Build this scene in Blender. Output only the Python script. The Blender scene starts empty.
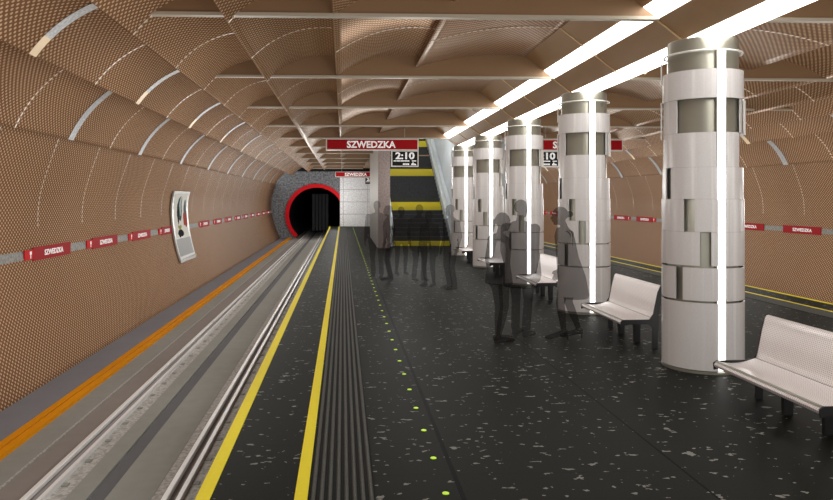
import bpy, bmesh, math, random
from mathutils import Vector, Matrix
random.seed(7)
S = bpy.context.scene
C = S.collection
PI = math.pi
EYE = 1.8
AX = 3.87            # the axis of the column row; the station is mirrored about it
Y0, DY = 7.62, 3.82  # first visible column and bay length
TZ = -0.8            # track bed level

# ------------------------------------------------------------------ helpers
def link(o):
    C.objects.link(o); return o

def obj(name, bm, mat, parent=None, smooth=False, loc=None):
    me = bpy.data.meshes.new(name)
    bm.normal_update(); bm.to_mesh(me); bm.free()
    for m in (mat if isinstance(mat, (list, tuple)) else [mat]): me.materials.append(m)
    if smooth:
        for p in me.polygons: p.use_smooth = True
        me.set_sharp_from_angle(angle=math.radians(35))
    o = bpy.data.objects.new(name, me); link(o)
    if loc is not None: o.location = loc
    if parent is not None: o.parent = parent
    return o

def tag(o, label, cat, group=None, kind=None):
    o['label'] = label; o['category'] = cat
    if group: o['group'] = group
    if kind: o['kind'] = kind
    return o

def thing(name, label, cat, loc=(0, 0, 0), rz=0, group=None):
    o = bpy.data.objects.new(name, None); link(o)
    o.empty_display_size = .1
    o.location = loc; o.rotation_euler = (0, 0, rz)
    return tag(o, label, cat, group)

def struct(name, bm, mat, smooth=False, label=None):
    o = obj(name, bm, mat, smooth=smooth); o['kind'] = 'structure'
    if label: o['label'] = label
    return o

def box(bm, x0, x1, y0, y1, z0, z1, bevel=0):
    r = bmesh.ops.create_cube(bm, size=1)
    for v in r['verts']:
        v.co = Vector(((x0+x1)/2 + v.co.x*(x1-x0), (y0+y1)/2 + v.co.y*(y1-y0), (z0+z1)/2 + v.co.z*(z1-z0)))
    if bevel:
        es = {e for v in r['verts'] for e in v.link_edges}
        bmesh.ops.bevel(bm, geom=list(es), offset=bevel, segments=2, affect='EDGES')
    return bm

def B(): return bmesh.new()

def tube(bm, pts, r, n=10, caps=True):
    pts = [Vector(p) for p in pts]; rings = []
    for i, p in enumerate(pts):
        d = (pts[min(i+1, len(pts)-1)] - pts[max(i-1, 0)]).normalized()
        a = Vector((0, 0, 1)) if abs(d.z) < .9 else Vector((1, 0, 0))
        u = d.cross(a).normalized(); w = d.cross(u)
        rr = r[i] if isinstance(r, (list, tuple)) else r
        rings.append([bm.verts.new(p + u*math.cos(2*PI*k/n)*rr + w*math.sin(2*PI*k/n)*rr) for k in range(n)])
    for a, b in zip(rings, rings[1:]):
        for k in range(n): bm.faces.new((a[k], a[(k+1) % n], b[(k+1) % n], b[k]))
    if caps: bm.faces.new(rings[0][::-1]); bm.faces.new(rings[-1])
    return bm

def lathe(bm, prof, n=48, cx=0, cy=0):
    rings = [[bm.verts.new((cx + r*math.cos(2*PI*k/n), cy + r*math.sin(2*PI*k/n), z)) for k in range(n)] for r, z in prof]
    for a, b in zip(rings, rings[1:]):
        for k in range(n): bm.faces.new((a[k], a[(k+1) % n], b[(k+1) % n], b[k]))
    bm.faces.new(rings[0][::-1]); bm.faces.new(rings[-1])
    return bm

def shell(bm, a0, a1, r0, r1, z0, z1, n=None):
    """curved plate around the z axis; angle 0 faces -Y, positive towards +X (degrees)"""
    n = n or max(2, int(abs(a1-a0)/5))
    q = []
    for k in range(n+1):
        a = math.radians(a0 + (a1-a0)*k/n); s, c = math.sin(a), -math.cos(a)
        q.append([bm.verts.new((r*s, r*c, z)) for r, z in ((r0, z0), (r1, z0), (r1, z1), (r0, z1))])
    for a, b in zip(q, q[1:]):
        for k in range(4): bm.faces.new((a[k], a[(k+1) % 4], b[(k+1) % 4], b[k]))
    bm.faces.new(q[0][::-1]); bm.faces.new(q[-1])
    return bm

def prism(bm, poly, y0, y1):
    """polygon in (x, z), extruded along y"""
    a = [bm.verts.new((x, y0, z)) for x, z in poly]; b = [bm.verts.new((x, y1, z)) for x, z in poly]
    n = len(poly); bm.faces.new(a); bm.faces.new(b[::-1])
    for k in range(n): bm.faces.new((a[k], b[k], b[(k+1) % n], a[(k+1) % n]))
    bmesh.ops.recalc_face_normals(bm, faces=bm.faces[:])
    return bm

ONES = ['', 'first', 'second', 'third', 'fourth', 'fifth', 'sixth', 'seventh', 'eighth', 'ninth', 'tenth', 'eleventh',
        'twelfth', 'thirteenth', 'fourteenth', 'fifteenth', 'sixteenth', 'seventeenth', 'eighteenth', 'nineteenth']
def ordinal(n):
    if n < 20: return ONES[n]
    t = {2: 'twent', 3: 'thirt', 4: 'fort', 5: 'fift', 6: 'sixt', 7: 'sevent', 8: 'eight'}[n//10]
    return t + 'ieth' if n % 10 == 0 else t + 'y-' + ONES[n % 10]

# ------------------------------------------------------------------ materials
class NT:
    def __init__(s, name):
        s.m = bpy.data.materials.new(name); s.m.use_nodes = True
        s.t = s.m.node_tree; s.p = s.t.nodes['Principled BSDF']; s.out = s.t.nodes['Material Output']
    def n(s, k, **kw):
        x = s.t.nodes.new(k)
        for a, b in kw.items(): setattr(x, a, b)
        return x
    def l(s, a, b): s.t.links.new(a, b)
    def set(s, sock, v):
        if hasattr(v, 'is_linked') or hasattr(v, 'links'): s.l(v, sock)
        else: sock.default_value = v
    def math(s, op, a, b=None, c=None):
        x = s.n('ShaderNodeMath', operation=op)
        s.set(x.inputs[0], a)
        if b is not None: s.set(x.inputs[1], b)
        if c is not None: s.set(x.inputs[2], c)
        return x.outputs[0]
    def mix(s, f, a, b):
        x = s.n('ShaderNodeMix', data_type='RGBA'); s.set(x.inputs[0], f); s.set(x.inputs[6], a); s.set(x.inputs[7], b)
        return x.outputs[2]
    def noise(s, scale, detail=2, vec=None, rough=.5):
        x = s.n('ShaderNodeTexNoise'); x.inputs['Scale'].default_value = scale; x.inputs['Detail'].default_value = detail
        x.inputs['Roughness'].default_value = rough
        if vec is not None: s.l(vec, x.inputs['Vector'])
        return x.outputs[0]
    def obj(s, sc=(1, 1, 1)):
        t = s.n('ShaderNodeTexCoord'); m = s.n('ShaderNodeMapping'); m.inputs['Scale'].default_value = sc
        s.l(t.outputs['Object'], m.inputs[0]); return m.outputs[0]

def lin(c):
    f = lambda v: v/12.92 if v <= .04045 else ((v+.055)/1.055)**2.4
    return tuple(f(v/255) for v in c) + (1,)

def plain(name, rgb, rough=.5, metal=0, spec=.5, var=.0, scale=20, bump=0):
    t = NT(name); t.p.inputs['Roughness'].default_value = rough; t.p.inputs['Metallic'].default_value = metal
    t.p.inputs['Specular IOR Level'].default_value = spec
    c = lin(rgb)
    nz = t.noise(scale, 3, t.obj())
    if var:
        f = t.math('SMOOTH_MIN', t.math('MULTIPLY', nz, 1.0), 1.0, .0)
        d = tuple(max(0, x*(1-var)) for x in c[:3]) + (1,); e = tuple(min(1, x*(1+var)) for x in c[:3]) + (1,)
        t.l(t.mix(nz, d, e), t.p.inputs['Base Color'])
    else: t.p.inputs['Base Color'].default_value = c
    if bump:
        b = t.n('ShaderNodeBump'); b.inputs['Strength'].default_value = bump; t.l(nz, b.inputs['Height']); t.l(b.outputs[0], t.p.inputs['Normal'])
    return t.m

def emit(name, rgb, s):
    t = NT(name); t.p.inputs['Base Color'].default_value = lin(rgb)
    t.p.inputs['Emission Color'].default_value = lin(rgb); t.p.inputs['Emission Strength'].default_value = s
    return t.m

def perforated(name, rough, metal, spec):
    t = NT(name)
    uv = t.n('ShaderNodeUVMap'); sp = t.n('ShaderNodeSeparateXYZ'); t.l(uv.outputs[0], sp.inputs[0])
    def lattice(du, dv):
        a = t.math('SUBTRACT', t.math('FRACT', t.math('MULTIPLY_ADD', sp.outputs[0], 1/.096, du)), .5)
        b = t.math('SUBTRACT', t.math('FRACT', t.math('MULTIPLY_ADD', sp.outputs[1], 1/.072, dv)), .5)
        return t.math('ADD', t.math('MULTIPLY', t.math('MULTIPLY', a, a), 1.6), t.math('MULTIPLY', b, b))
    d = t.math('MINIMUM', lattice(0, 0), lattice(.5, .5))
    hole = t.math('LESS_THAN', d, .052)
    nz = t.noise(1.3, 4, t.obj())
    base = t.mix(nz, lin((132, 93, 66)), lin((146, 105, 76)))
    t.l(t.mix(hole, base, lin((220, 190, 154))), t.p.inputs['Base Color'])
    t.p.inputs['Roughness'].default_value = rough
    t.p.inputs['Specular IOR Level'].default_value = spec
    t.p.inputs['Metallic'].default_value = metal
    b = t.n('ShaderNodeBump'); b.inputs['Strength'].default_value = .25; b.inputs['Distance'].default_value = .01
    b.invert = True; t.l(hole, b.inputs['Height']); t.l(b.outputs[0], t.p.inputs['Normal'])
    return t.m

def granite():
    t = NT('polished_black_granite')
    v = t.obj((.72, 1.1, 1))
    n1 = t.noise(15, 2.5, v, .55); n2 = t.noise(2.3, 2, t.obj((1, 1.6, 1)))
    thr = t.math('SUBTRACT', .825, t.math('MULTIPLY', n2, .33))
    fleck = t.math('MULTIPLY', t.math('GREATER_THAN', n1, thr), 1.0)
    sx = t.n('ShaderNodeSeparateXYZ'); t.l(t.obj(), sx.inputs[0])
    X, Y = sx.outputs[0], sx.outputs[1]
    jt = t.math('LESS_THAN', t.math('FRACT', t.math('DIVIDE', t.math('ADD', Y, .12), .6)), .018)
    jl = t.math('LESS_THAN', t.math('ABSOLUTE', t.math('SUBTRACT', X, .725)), .016)
    jm = t.math('LESS_THAN', t.math('ABSOLUTE', t.math('SUBTRACT', X, 2.255)), .009)
    jr = t.math('LESS_THAN', t.math('ABSOLUTE', t.math('SUBTRACT', X, 6.9)), .012)
    g = t.noise(60, 2, t.obj())
    base = t.mix(g, lin((26, 27, 24)), lin((38, 39, 35)))
    c = t.mix(t.math('MULTIPLY', fleck, .6), base, lin((165, 165, 158)))
    c = t.mix(t.math('MULTIPLY', jt, .55), c, lin((24, 24, 23)))
    c = t.mix(t.math('MAXIMUM', t.math('MAXIMUM', jl, jm), jr), c, lin((10, 10, 10)))
    t.l(c, t.p.inputs['Base Color'])
    t.p.inputs['Roughness'].default_value = .55; t.p.inputs['Specular IOR Level'].default_value = .03
    return t.m

def flecked(name, a, b, scale=45, thr=.5, rough=.7, grid=None):
    t = NT(name); n1 = t.noise(scale, 3, t.obj())
    r = t.n('ShaderNodeMapRange'); r.inputs[1].default_value = .35; r.inputs[2].default_value = .65; t.l(n1, r.inputs[0])
    c = t.mix(r.outputs[0], lin(a), lin(b))
    if grid:
        sx = t.n('ShaderNodeSeparateXYZ'); t.l(t.obj(), sx.inputs[0])
        g = t.math('MAXIMUM', t.math('LESS_THAN', t.math('FRACT', t.math('DIVIDE', sx.outputs[2], grid)), .03),
                   t.math('LESS_THAN', t.math('FRACT', t.math('DIVIDE', sx.outputs[0], grid*2)), .015))
        c = t.mix(g, c, lin((140, 140, 140)))
    t.l(c, t.p.inputs['Base Color']); t.p.inputs['Roughness'].default_value = rough
    return t.m

def cladding():
    t = NT('milky_glass_cladding')
    v = t.obj((14, 14, .35)); n1 = t.noise(1, 3, v)
    r = t.n('ShaderNodeMapRange'); r.inputs[1].default_value = .52; r.inputs[2].default_value = .72; t.l(n1, r.inputs[0])
    c = t.mix(r.outputs[0], lin((224, 221, 221)), lin((243, 241, 240)))
    c = t.mix(t.math('MULTIPLY', t.noise(70, 2, t.obj()), .25), c, lin((160, 150, 148)))
    t.l(c, t.p.inputs['Base Color']); t.p.inputs['Roughness'].default_value = .25
    t.p.inputs['Specular IOR Level'].default_value = .35
    return t.m

def bench_metal():
    t = NT('perforated_bench_steel')
    uv = t.obj((1, 1, 1)); sp = t.n('ShaderNodeSeparateXYZ'); t.l(uv, sp.inputs[0])
    a = t.math('SUBTRACT', t.math('FRACT', t.math('MULTIPLY', sp.outputs[1], 45)), .5)
    b = t.math('SUBTRACT', t.math('FRACT', t.math('MULTIPLY', t.math('ADD', sp.outputs[0], sp.outputs[2]), 55)), .5)
    d = t.math('LESS_THAN', t.math('ADD', t.math('MULTIPLY', a, a), t.math('MULTIPLY', b, b)), .06)
    t.l(t.mix(d, lin((238, 232, 231)), lin((178, 165, 164))), t.p.inputs['Base Color'])
    t.p.inputs['Roughness'].default_value = .3; t.p.inputs['Metallic'].default_value = .35
    return t.m

def ghost(alpha):
    """people as the grey see-through figures the picture shows"""
    t = NT('see_through_grey')
    t.p.inputs['Base Color'].default_value = lin((30, 27, 27)); t.p.inputs['Roughness'].default_value = .9
    t.p.inputs['Specular IOR Level'].default_value = .05
    g = t.n('ShaderNodeNewGeometry')
    a = t.math('MULTIPLY', t.math('SUBTRACT', 1.0, g.outputs['Backfacing']), alpha)
    t.l(a, t.p.inputs['Alpha'])
    return t.m

def seam_mat():
    t = NT('dotted_bright_seam')
    uv = t.n('ShaderNodeUVMap'); sp = t.n('ShaderNodeSeparateXYZ'); t.l(uv.outputs[0], sp.inputs[0])
    f = t.math('LESS_THAN', t.math('FRACT', t.math('MULTIPLY', sp.outputs[1], 1/.085)), .6)
    t.l(t.mix(f, lin((160, 110, 75)), lin((255, 240, 214))), t.p.inputs['Base Color'])  # pale dashes paint in light coming through the panel gaps
    t.p.inputs['Roughness'].default_value = .3
    return t.m

def ribbed_grey():
    return flecked('brushed_grey_backing', (176, 180, 184), (222, 224, 226), 30, rough=.4)

def poster_mat():
    """the picture on the curved advert: white ground, dark tall shape, red patch, dark blot"""
    t = NT('advert_picture')
    uv = t.n('ShaderNodeUVMap'); sp = t.n('ShaderNodeSeparateXYZ'); t.l(uv.outputs[0], sp.inputs[0])
    U, V = sp.outputs[0], sp.outputs[1]
    n = t.math('MULTIPLY', t.math('SUBTRACT', t.noise(6, 3, uv.outputs[0]), .5), .16)
    def blob(cu, cv, ru, rv, soft=6):
        a = t.math('DIVIDE', t.math('SUBTRACT', t.math('ADD', U, n), cu), ru); b = t.math('DIVIDE', t.math('SUBTRACT', t.math('ADD', V, n), cv), rv)
        d = t.math('SUBTRACT', 1.0, t.math('ADD', t.math('MULTIPLY', a, a), t.math('MULTIPLY', b, b)))
        x = t.n('ShaderNodeMath', operation='MULTIPLY', use_clamp=True); t.l(d, x.inputs[0]); x.inputs[1].default_value = soft
        return x.outputs[0]
    c = lin((236, 236, 228))
    c = t.mix(blob(.42, .66, .2, .3), c, lin((70, 84, 88)))
    c = t.mix(blob(.47, .72, .07, .24), c, lin((196, 214, 214)))
    c = t.mix(blob(.3, .55, .06, .26), c, lin((30, 34, 34)))
    c = t.mix(blob(.86, .42, .2, .2), c, lin((176, 74, 62)))
    c = t.mix(blob(.84, .7, .1, .2), c, lin((96, 110, 116)))
    c = t.mix(blob(.34, .24, .14, .06), c, lin((160, 160, 100)))
    c = t.mix(blob(.38, .1, .24, .09), c, lin((14, 16, 16)))
    t.l(c, t.p.inputs['Base Color']); t.p.inputs['Roughness'].default_value = .8; t.p.inputs['Specular IOR Level'].default_value = .1
    return t.m

M = dict(
    perf=perforated('perforated_wall_sheet', .6, 0, .12), perfc=perforated('perforated_vault_sheet', .34, .3, .4), granite=granite(), clad=cladding(), bench=bench_metal(), ghost=ghost(.62), ghost_far=ghost(.47), seam=seam_mat(),
    soffit=plain('brown_soffit', (160, 126, 90), .45, .1, .5, .06, 3),
    beam=plain('bronze_beam_face', (142, 112, 82), .38, .2, .5, .04, 2),
    flange=plain('pale_beam_edge', (186, 176, 158), .45, .2),
    gold=plain('pale_brass_strip', (236, 208, 166), .35, .3),
    steel=plain('brushed_steel', (158, 156, 144), .32, .55, .5, .08, 5),
    white=plain('white_enamel', (232, 230, 226), .35),
    backing=ribbed_grey(), band=flecked('grey_band', (128, 128, 124), (166, 166, 162), 22, rough=.6),
    lamp_or_fill=emit('ceiling_lamp_glow', (255, 253, 248), 5.0),
    tube=emit('column_lamp_glow', (255, 253, 250), 3.6),
    green=emit('green_guide_glow', (190, 235, 50), .3),
    yellow=plain('yellow_paint', (248, 230, 48), .6, 0, .1, var=.04),
    orange=plain('orange_cover', (240, 156, 6), .6, 0, .1, var=.08, scale=4),
    orange_dark=plain('dark_orange_groove', (170, 106, 4), .6),
    conc=plain('grey_concrete', (150, 151, 145), .9, var=.10, scale=5),
    conc_l=flecked('pale_gravel_concrete', (156, 154, 150), (200, 198, 194), 28, rough=.9),
    conc_blue=plain('blue_grey_concrete', (134, 136, 144), .9, var=.08, scale=3),
    conc_d=plain('dark_grey_channel', (104, 104, 107), .9, var=.05, scale=5),
    conc_w=plain('warm_grey_concrete', (142, 135, 130), .9, var=.08, scale=5),
    rail=plain('polished_rail', (246, 246, 246), .4, .1),
    rail_side=plain('brown_rail_side', (150, 142, 140), .6, .1),
    dark=plain('dark_metal', (34, 34, 36), .5, .2),
    black=plain('matt_black', (12, 12, 12), .8),
    rib=plain('black_rubber', (20, 20, 18), .7, 0, .1),
    ridge=plain('grey_ridge', (84, 84, 80), .6, 0, .1, var=.4, scale=60),
    wall_end=flecked('dark_grey_stone', (96, 98, 103), (158, 160, 165), 9),
    tile=flecked('white_terrazzo', (214, 216, 220), (250, 250, 252), 12, grid=.8),
    red=plain('red_enamel', (176, 8, 22), .6, 0, .2),
    red_b=plain('bright_red_enamel', (218, 14, 20), .6, 0, .2),
    ring=plain('red_portal_ring', (236, 20, 34), .6, 0, .2),
    letter=emit('white_lettering', (250, 250, 250), .25),
    stair=flecked('black_stair_stone', (26, 27, 28), (52, 53, 54), 30),
    stair_y=plain('yellow_stair_edge', (204, 186, 30), .6),
    pier=flecked('brownish_grey_stone', (132, 118, 114), (156, 142, 138), 20),
    grey_wall=plain('pale_grey_wall', (176, 176, 172), .6, 0, var=.08, scale=1.5),
    steel_wall=plain('bright_steel_wall', (196, 200, 204), .5, .1, var=.18, scale=1.2),
    glassy=plain('bright_balustrade', (236, 240, 242), .4, 0, var=.12, scale=3),
    tunnel=flecked('dark_tunnel_lining', (34, 34, 36), (60, 60, 62), 5),  # dark flecked grey lining
    poster=poster_mat(), frame=plain('aluminium_frame', (196, 196, 194), .35, .3), frame_g=plain('grey_poster_foot', (142, 142, 142), .5),
)

# ------------------------------------------------------------------ setting: floors and track beds
def mx(x): return 2*AX - x
YB, YP, YE, YT = -1.5, 47.0, 48.0, 70.0     # behind the camera, platform end, end wall, far end of the tunnel
bm = B(); box(bm, -.885, 8.40, YB, YE, TZ-.2, 0)
struct('floor', bm, M['granite'], label='black polished granite platform with pale flecks')

def bed(name, strips, side):
    """long strips of concrete side by side: (x0, x1, z, material)"""
    bm = B(); mats = []
    for x0, x1, z, m in strips:
        if m not in mats: mats.append(m)
        if side < 0: x0, x1 = mx(x1), mx(x0)
        n0 = len(bm.faces); box(bm, x0, x1, YB, YT, TZ-.3, z); bm.faces.ensure_lookup_table()
        for f in bm.faces[n0:]: f.material_index = mats.index(m)
    return struct(name, bm, [M[m] for m in mats])
T = TZ
strips = [(-4.6, -3.62, T, 'conc_blue'), (-3.62, -3.085, T+.0, 'conc'), (-3.085, -3.065, T+.012, 'conc_l'), (-3.065, -2.80, T, 'conc_w'),
          (-2.80, -2.76, T, 'conc_l'), (-2.76, -2.41, T, 'conc_l'), (-2.41, -2.22, T+.004, 'conc'), (-2.22, -2.06, T-.03, 'conc_d'),
          (-2.06, -1.66, T+.004, 'conc'), (-1.66, -.87, T, 'conc_l')]
bed('floor', strips, 1)
bed('floor', [s if s[1] != -.87 else (-1.66, -.70, T, 'conc_l') for s in strips], -1)

def rail(x, label):
    t = thing('track_rail', label, 'rail', (x, 0, TZ))
    bm = B(); prism(bm, [(-.075, 0), (.075, 0), (.075, .012), (.014, .03), (.014, .05), (-.014, .05), (-.014, .03), (-.075, .012)], YB, YT)
    obj('rail_foot', bm, M['rail_side'], t)
    bm = B(); prism(bm, [(-.026, .05), (.026, .05), (.026, .085), (.02, .09), (-.02, .09), (-.026, .085)], YB, YT)
    obj('rail_head', bm, M['rail'], t)
    bm = B()
    for k in range(82):
        y = .6 + k*.6
        box(bm, .135, .19, y, y+.07, 0, .012)
    o = obj('rail_clips', bm, M['conc'], t); o['kind'] = 'stuff'
    bm = B(); box(bm, .078, .118, YB, YT, 0, .05); obj('guard_strip', bm, M['rail'], t)
    return t
rail(-2.68, 'shiny steel rail farther from the platform on the left track')
rail(-1.50, 'shiny steel rail beside the yellow edge of the left platform side')
rail(mx(-2.665), 'steel rail beside the right-hand tunnel wall')
rail(mx(-1.70), 'steel rail under the right-hand platform edge')

def power(x, s, label):
    t = thing('power_rail', label, 'rail', (x, 0, TZ))
    bm = B(); box(bm, -.10, -.012, YB, YT, 0, .05); box(bm, .012, .10, YB, YT, 0, .05)
    obj('rail_cover', bm, M['orange'], t)
    bm = B(); box(bm, -.012, .012, YB, YT, 0, .038); obj('cover_groove', bm, M['orange_dark'], t)
power(-3.50, 1, 'orange covered power rail running along the foot of the left wall')
power(mx(-3.50), -1, 'orange covered power rail along the foot of the right wall')

def line(x0, x1, label, y1=YP):
    bm = B(); box(bm, x0, x1, YB, y1, 0.0, .006)
    tag(obj('safety_line', bm, M['yellow']), label, 'floor line', 'yellow safety lines')
line(-.885, -.797, 'wide yellow line painted on the left platform edge beside the track')
line(-.293, -.214, 'wide yellow line between the left platform edge and the ridged strip')
line(8.325, 8.40, 'thin yellow line on the right platform edge under the brown wall')
line(7.76, 7.825, 'thin yellow line inside the right platform edge, behind the benches')

def tactile(x0, x1, label, n=8):
    t = thing('tactile_strip', label, 'tactile paving', ((x0+x1)/2, 0, 0))
    w = (x1-x0)/2
    bm = B(); box(bm, -w, w, YB, YP, 0, .004); obj('strip_base', bm, M['rib'], t)
    for k in range(n):
        x = -w + (k+.5)*2*w/n
        bm = B(); prism(bm, [(x-.013, .004), (x+.013, .004), (x+.006, .015), (x-.006, .015)], YB, YP)
        obj('ridge', bm, M['ridge'], t)
tactile(-.205, .197, 'grey ridged warning strip beside the yellow line on the left')
tactile(7.36, 7.74, 'dark ridged warning strip behind the benches on the right')

# green guide lights
src = None
for k in range(70):
    y = 4.40 - .02 + .6*k
    if y > YP - .5: break
    lab = 'small round green light in the black floor, %s counted from the nearest' % ordinal(k+1)
    if src is None:
        bm = B(); lathe(bm, [(.021, 0), (.021, .004), (.017, .006)], 16)
        src = obj('guide_light', bm, M['green']); o = src
    else: o = link(src.copy())
    o.location = (.627, y, 0)
    tag(o, lab, 'floor light', 'green guide lights along the platform')

# ------------------------------------------------------------------ vault
def catmull(P, n=8):
    out = []
    Q = [2*Vector(P[0]) - Vector(P[1])] + [Vector(p) for p in P] + [2*Vector(P[-1]) - Vector(P[-2])]
    for i in range(1, len(Q)-2):
        for k in range(n):
            t = k/n
            out.append(.5*((2*Q[i]) + (Q[i+1]-Q[i-1])*t + (2*Q[i-1]-5*Q[i]+4*Q[i+1]-Q[i+2])*t*t + (3*Q[i]-Q[i-1]-3*Q[i+1]+Q[i+2])*t**3))
    out.append(Q[-2]); return out
def arc(a, b, bulge, n=14):
    """curve from a to b (x, h) bulging to the upper left"""
    a, b = Vector(a), Vector(b); d = b-a; nrm = Vector((-d.y, d.x))
    return [a + d*(k/n) + nrm*bulge*4*(k/n)*(1-k/n) for k in range(n+1)]
row0 = catmull([(-4.17, -2.62), (-4.52, -1.75), (-4.73, -.85), (-4.75, 0), (-4.45, .95), (-4.425, .985)])
ROWS = [arc((-4.27, .93), (-3.64, 1.70), .07), arc((-3.24, 1.50), (-2.57, 2.04), .07), arc((-2.20, 1.72), (-1.39, 2.20), .10),
        arc((-1.21, 1.86), (-.085, 2.265), .12), arc((-.10, 1.945), (1.27, 2.26), .10), arc((1.15, 2.09), (2.92, 2.29), .05)]
YV = 46.3   # vault ends here, a dark gap before the end wall
YH = 23.2   # the stair well opens here

def sheet(bm, pts, y0, y1, side, off=0.0, uvl=None, v0=0, ystep=None):
    """surface over the profile; u = metres along the tunnel, v = metres along the curve"""
    uvl = uvl or bm.loops.layers.uv.verify()
    prev = None; v = v0
    P = [Vector(p) for p in pts]
    if off:   # offset towards the room (to the right / below of the left profile)
        Q = []
        for i, p in enumerate(P):
            d = (P[min(i+1, len(P)-1)] - P[max(i-1, 0)]).normalized()
            Q.append(p + Vector((d.y, -d.x))*off)
        P = Q
    for i, p in enumerate(P):
        x = p.x if side > 0 else mx(p.x)
        if i: v += (P[i]-P[i-1]).length
        cur = (bm.verts.new((x, y0, p.y+EYE)), bm.verts.new((x, y1, p.y+EYE)), v)
        if prev:
            f = bm.faces.new((prev[0], prev[1], cur[1], cur[0]) if side > 0 else (prev[0], cur[0], cur[1], prev[1]))
            uvs = {prev[0]: (y0, prev[2]), prev[1]: (y1, prev[2]), cur[0]: (y0, cur[2]), cur[1]: (y1, cur[2])}
            for l in f.loops: l[uvl].uv = uvs[l.vert]
        prev = cur

def thicken(o, t=.02, off=1):
    m = o.modifiers.new('Solidify', 'SOLIDIFY'); m.thickness = t; m.offset = off
    return o

for side, nm in ((1, 'left'), (-1, 'right')):
    bm = B(); sheet(bm, row0, YB, YE, side)
    o = struct('wall_'+nm, bm, M['perf'], True, 'brown perforated curved wall on the %s' % nm)
    thicken(o, .03, -1)
    for i, r in enumerate(ROWS):
        bm = B(); ye = YV if i < 5 else YH
        sheet(bm, r, YB, ye, side, v0=i*1.7)
        o = struct('ceiling', bm, M['perf' if i < 3 else 'perfc'], True, 'row %s of overlapping perforated vault sheets on the %s' % (ordinal(i+1), nm))
        thicken(o, .008, -1)
    # closing faces hidden in the steps between the rows
    bm = B(); uvl = bm.loops.layers.uv.verify()
    ends = [row0[-1]] + [r[-1] for r in ROWS]; starts = [r[0] for r in ROWS] + [Vector((2.92, 2.29))]
    for i in range(6):
        ye = YV if i < 5 else YH
        sheet(bm, [ends[i] + Vector((0, .0)), starts[i]+Vector((-.01, .01))], YB, ye, side, uvl=uvl)
    struct('ceiling', bm, M['soffit'])

# rib backing strips in the lower rows (at the beams) and dotted seams (half way)
nb = int((YV - Y0)/DY)
beams = [Y0 + DY*k for k in range(-2, nb+1)]
for side, nm in ((1, 'left'), (-1, 'right')):
    bm = B(); bm2 = B(); uvl = bm.loops.layers.uv.verify(); uv2 = bm2.loops.layers.uv.verify()
    for k, y in enumerate(beams):
        for i, r in enumerate(ROWS[:3]):
            a = (0, 4, 7)[i]
            if i == 2: continue
            hw = (.11, .09)[i]; sheet(bm, r[a:], y-hw, y+hw, side, .014, uvl)
            sheet(bm2, r[:a+1] if a else r[:2], y-hw, y+hw, side, .012, uv2)
    struct('trim_%d' % (1 if side > 0 else 2), bm, M['backing'], True, 'pale grey ribs showing in the lower vault rows, %s' % nm)
    struct('trim_%d' % (3 if side > 0 else 4), bm2, M['gold'], True)
    bm = B(); uvl = bm.loops.layers.uv.verify()
    y = Y0 - 3*DY/2
    k = 0
    while y < YE:
        w = .019
        sheet(bm, row0[20:], y-.011, y+.011, side, .008, uvl)
        for i, r in enumerate(ROWS):
            if i == 5 and y > YH or y > YV: continue
            if i < 2 and abs(((y-Y0)/DY) % 1) < .1: continue
            sheet(bm, r, y-w, y+w, side, .008, uvl)
        y += DY/2; k += 1
    struct('trim_%d' % (5 if side > 0 else 6), bm, M['seam'], True, 'dotted bright seams across the vault sheets, %s' % nm)

# smooth soffit beside the columns, sloping down to the middle trough
SA, SB = Vector((2.90, 2.30)), Vector((3.66, 1.715))
def sp(t): return SA + (SB-SA)*t
def slope_pt(x): return SA + (SB-SA)*((x-SA.x)/(SB.x-SA.x))
L1a, L1b = slope_pt(3.215), slope_pt(3.375)
for side in (1, -1):
    bm = B()
    for a, b in ((SA, L1a), (L1b, SB)):
        sheet(bm, [a, b], YB, YH, side)
    o = struct('ceiling', bm, M['soffit'], label='smooth brown soffit sloping down to the columns'); thicken(o, .02, -1)
    bm = B()   # seams
    y = Y0 - DY
    while y < YH:
        for j in (0, 1):
            a, b = SA, SB + Vector((.02, -.015))
            X = lambda x: x if side > 0 else mx(x)
            tube(bm, [(X(a.x), y, a.y+EYE-.012), (X(b.x), y, b.y+EYE-.012)], .009, 6)
            tube(bm, [(X(b.x), y, b.y+EYE-.02), (X(b.x), y, b.y+EYE+.05)], .011, 6)
            break
        y += DY/2
    struct('trim_%d' % (7 if side > 0 else 8), bm, M['gold'])
bm = B(); box(bm, SB.x, mx(SB.x), YB, YH, SB.y+EYE+.06, SB.y+EYE+.1)
struct('ceiling', bm, M['soffit'])
bm = B(); box(bm, 2.5, mx(2.5), YB, YH, EYE+2.45, EYE+2.5); struct('ceiling', bm, M['soffit'])

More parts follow.
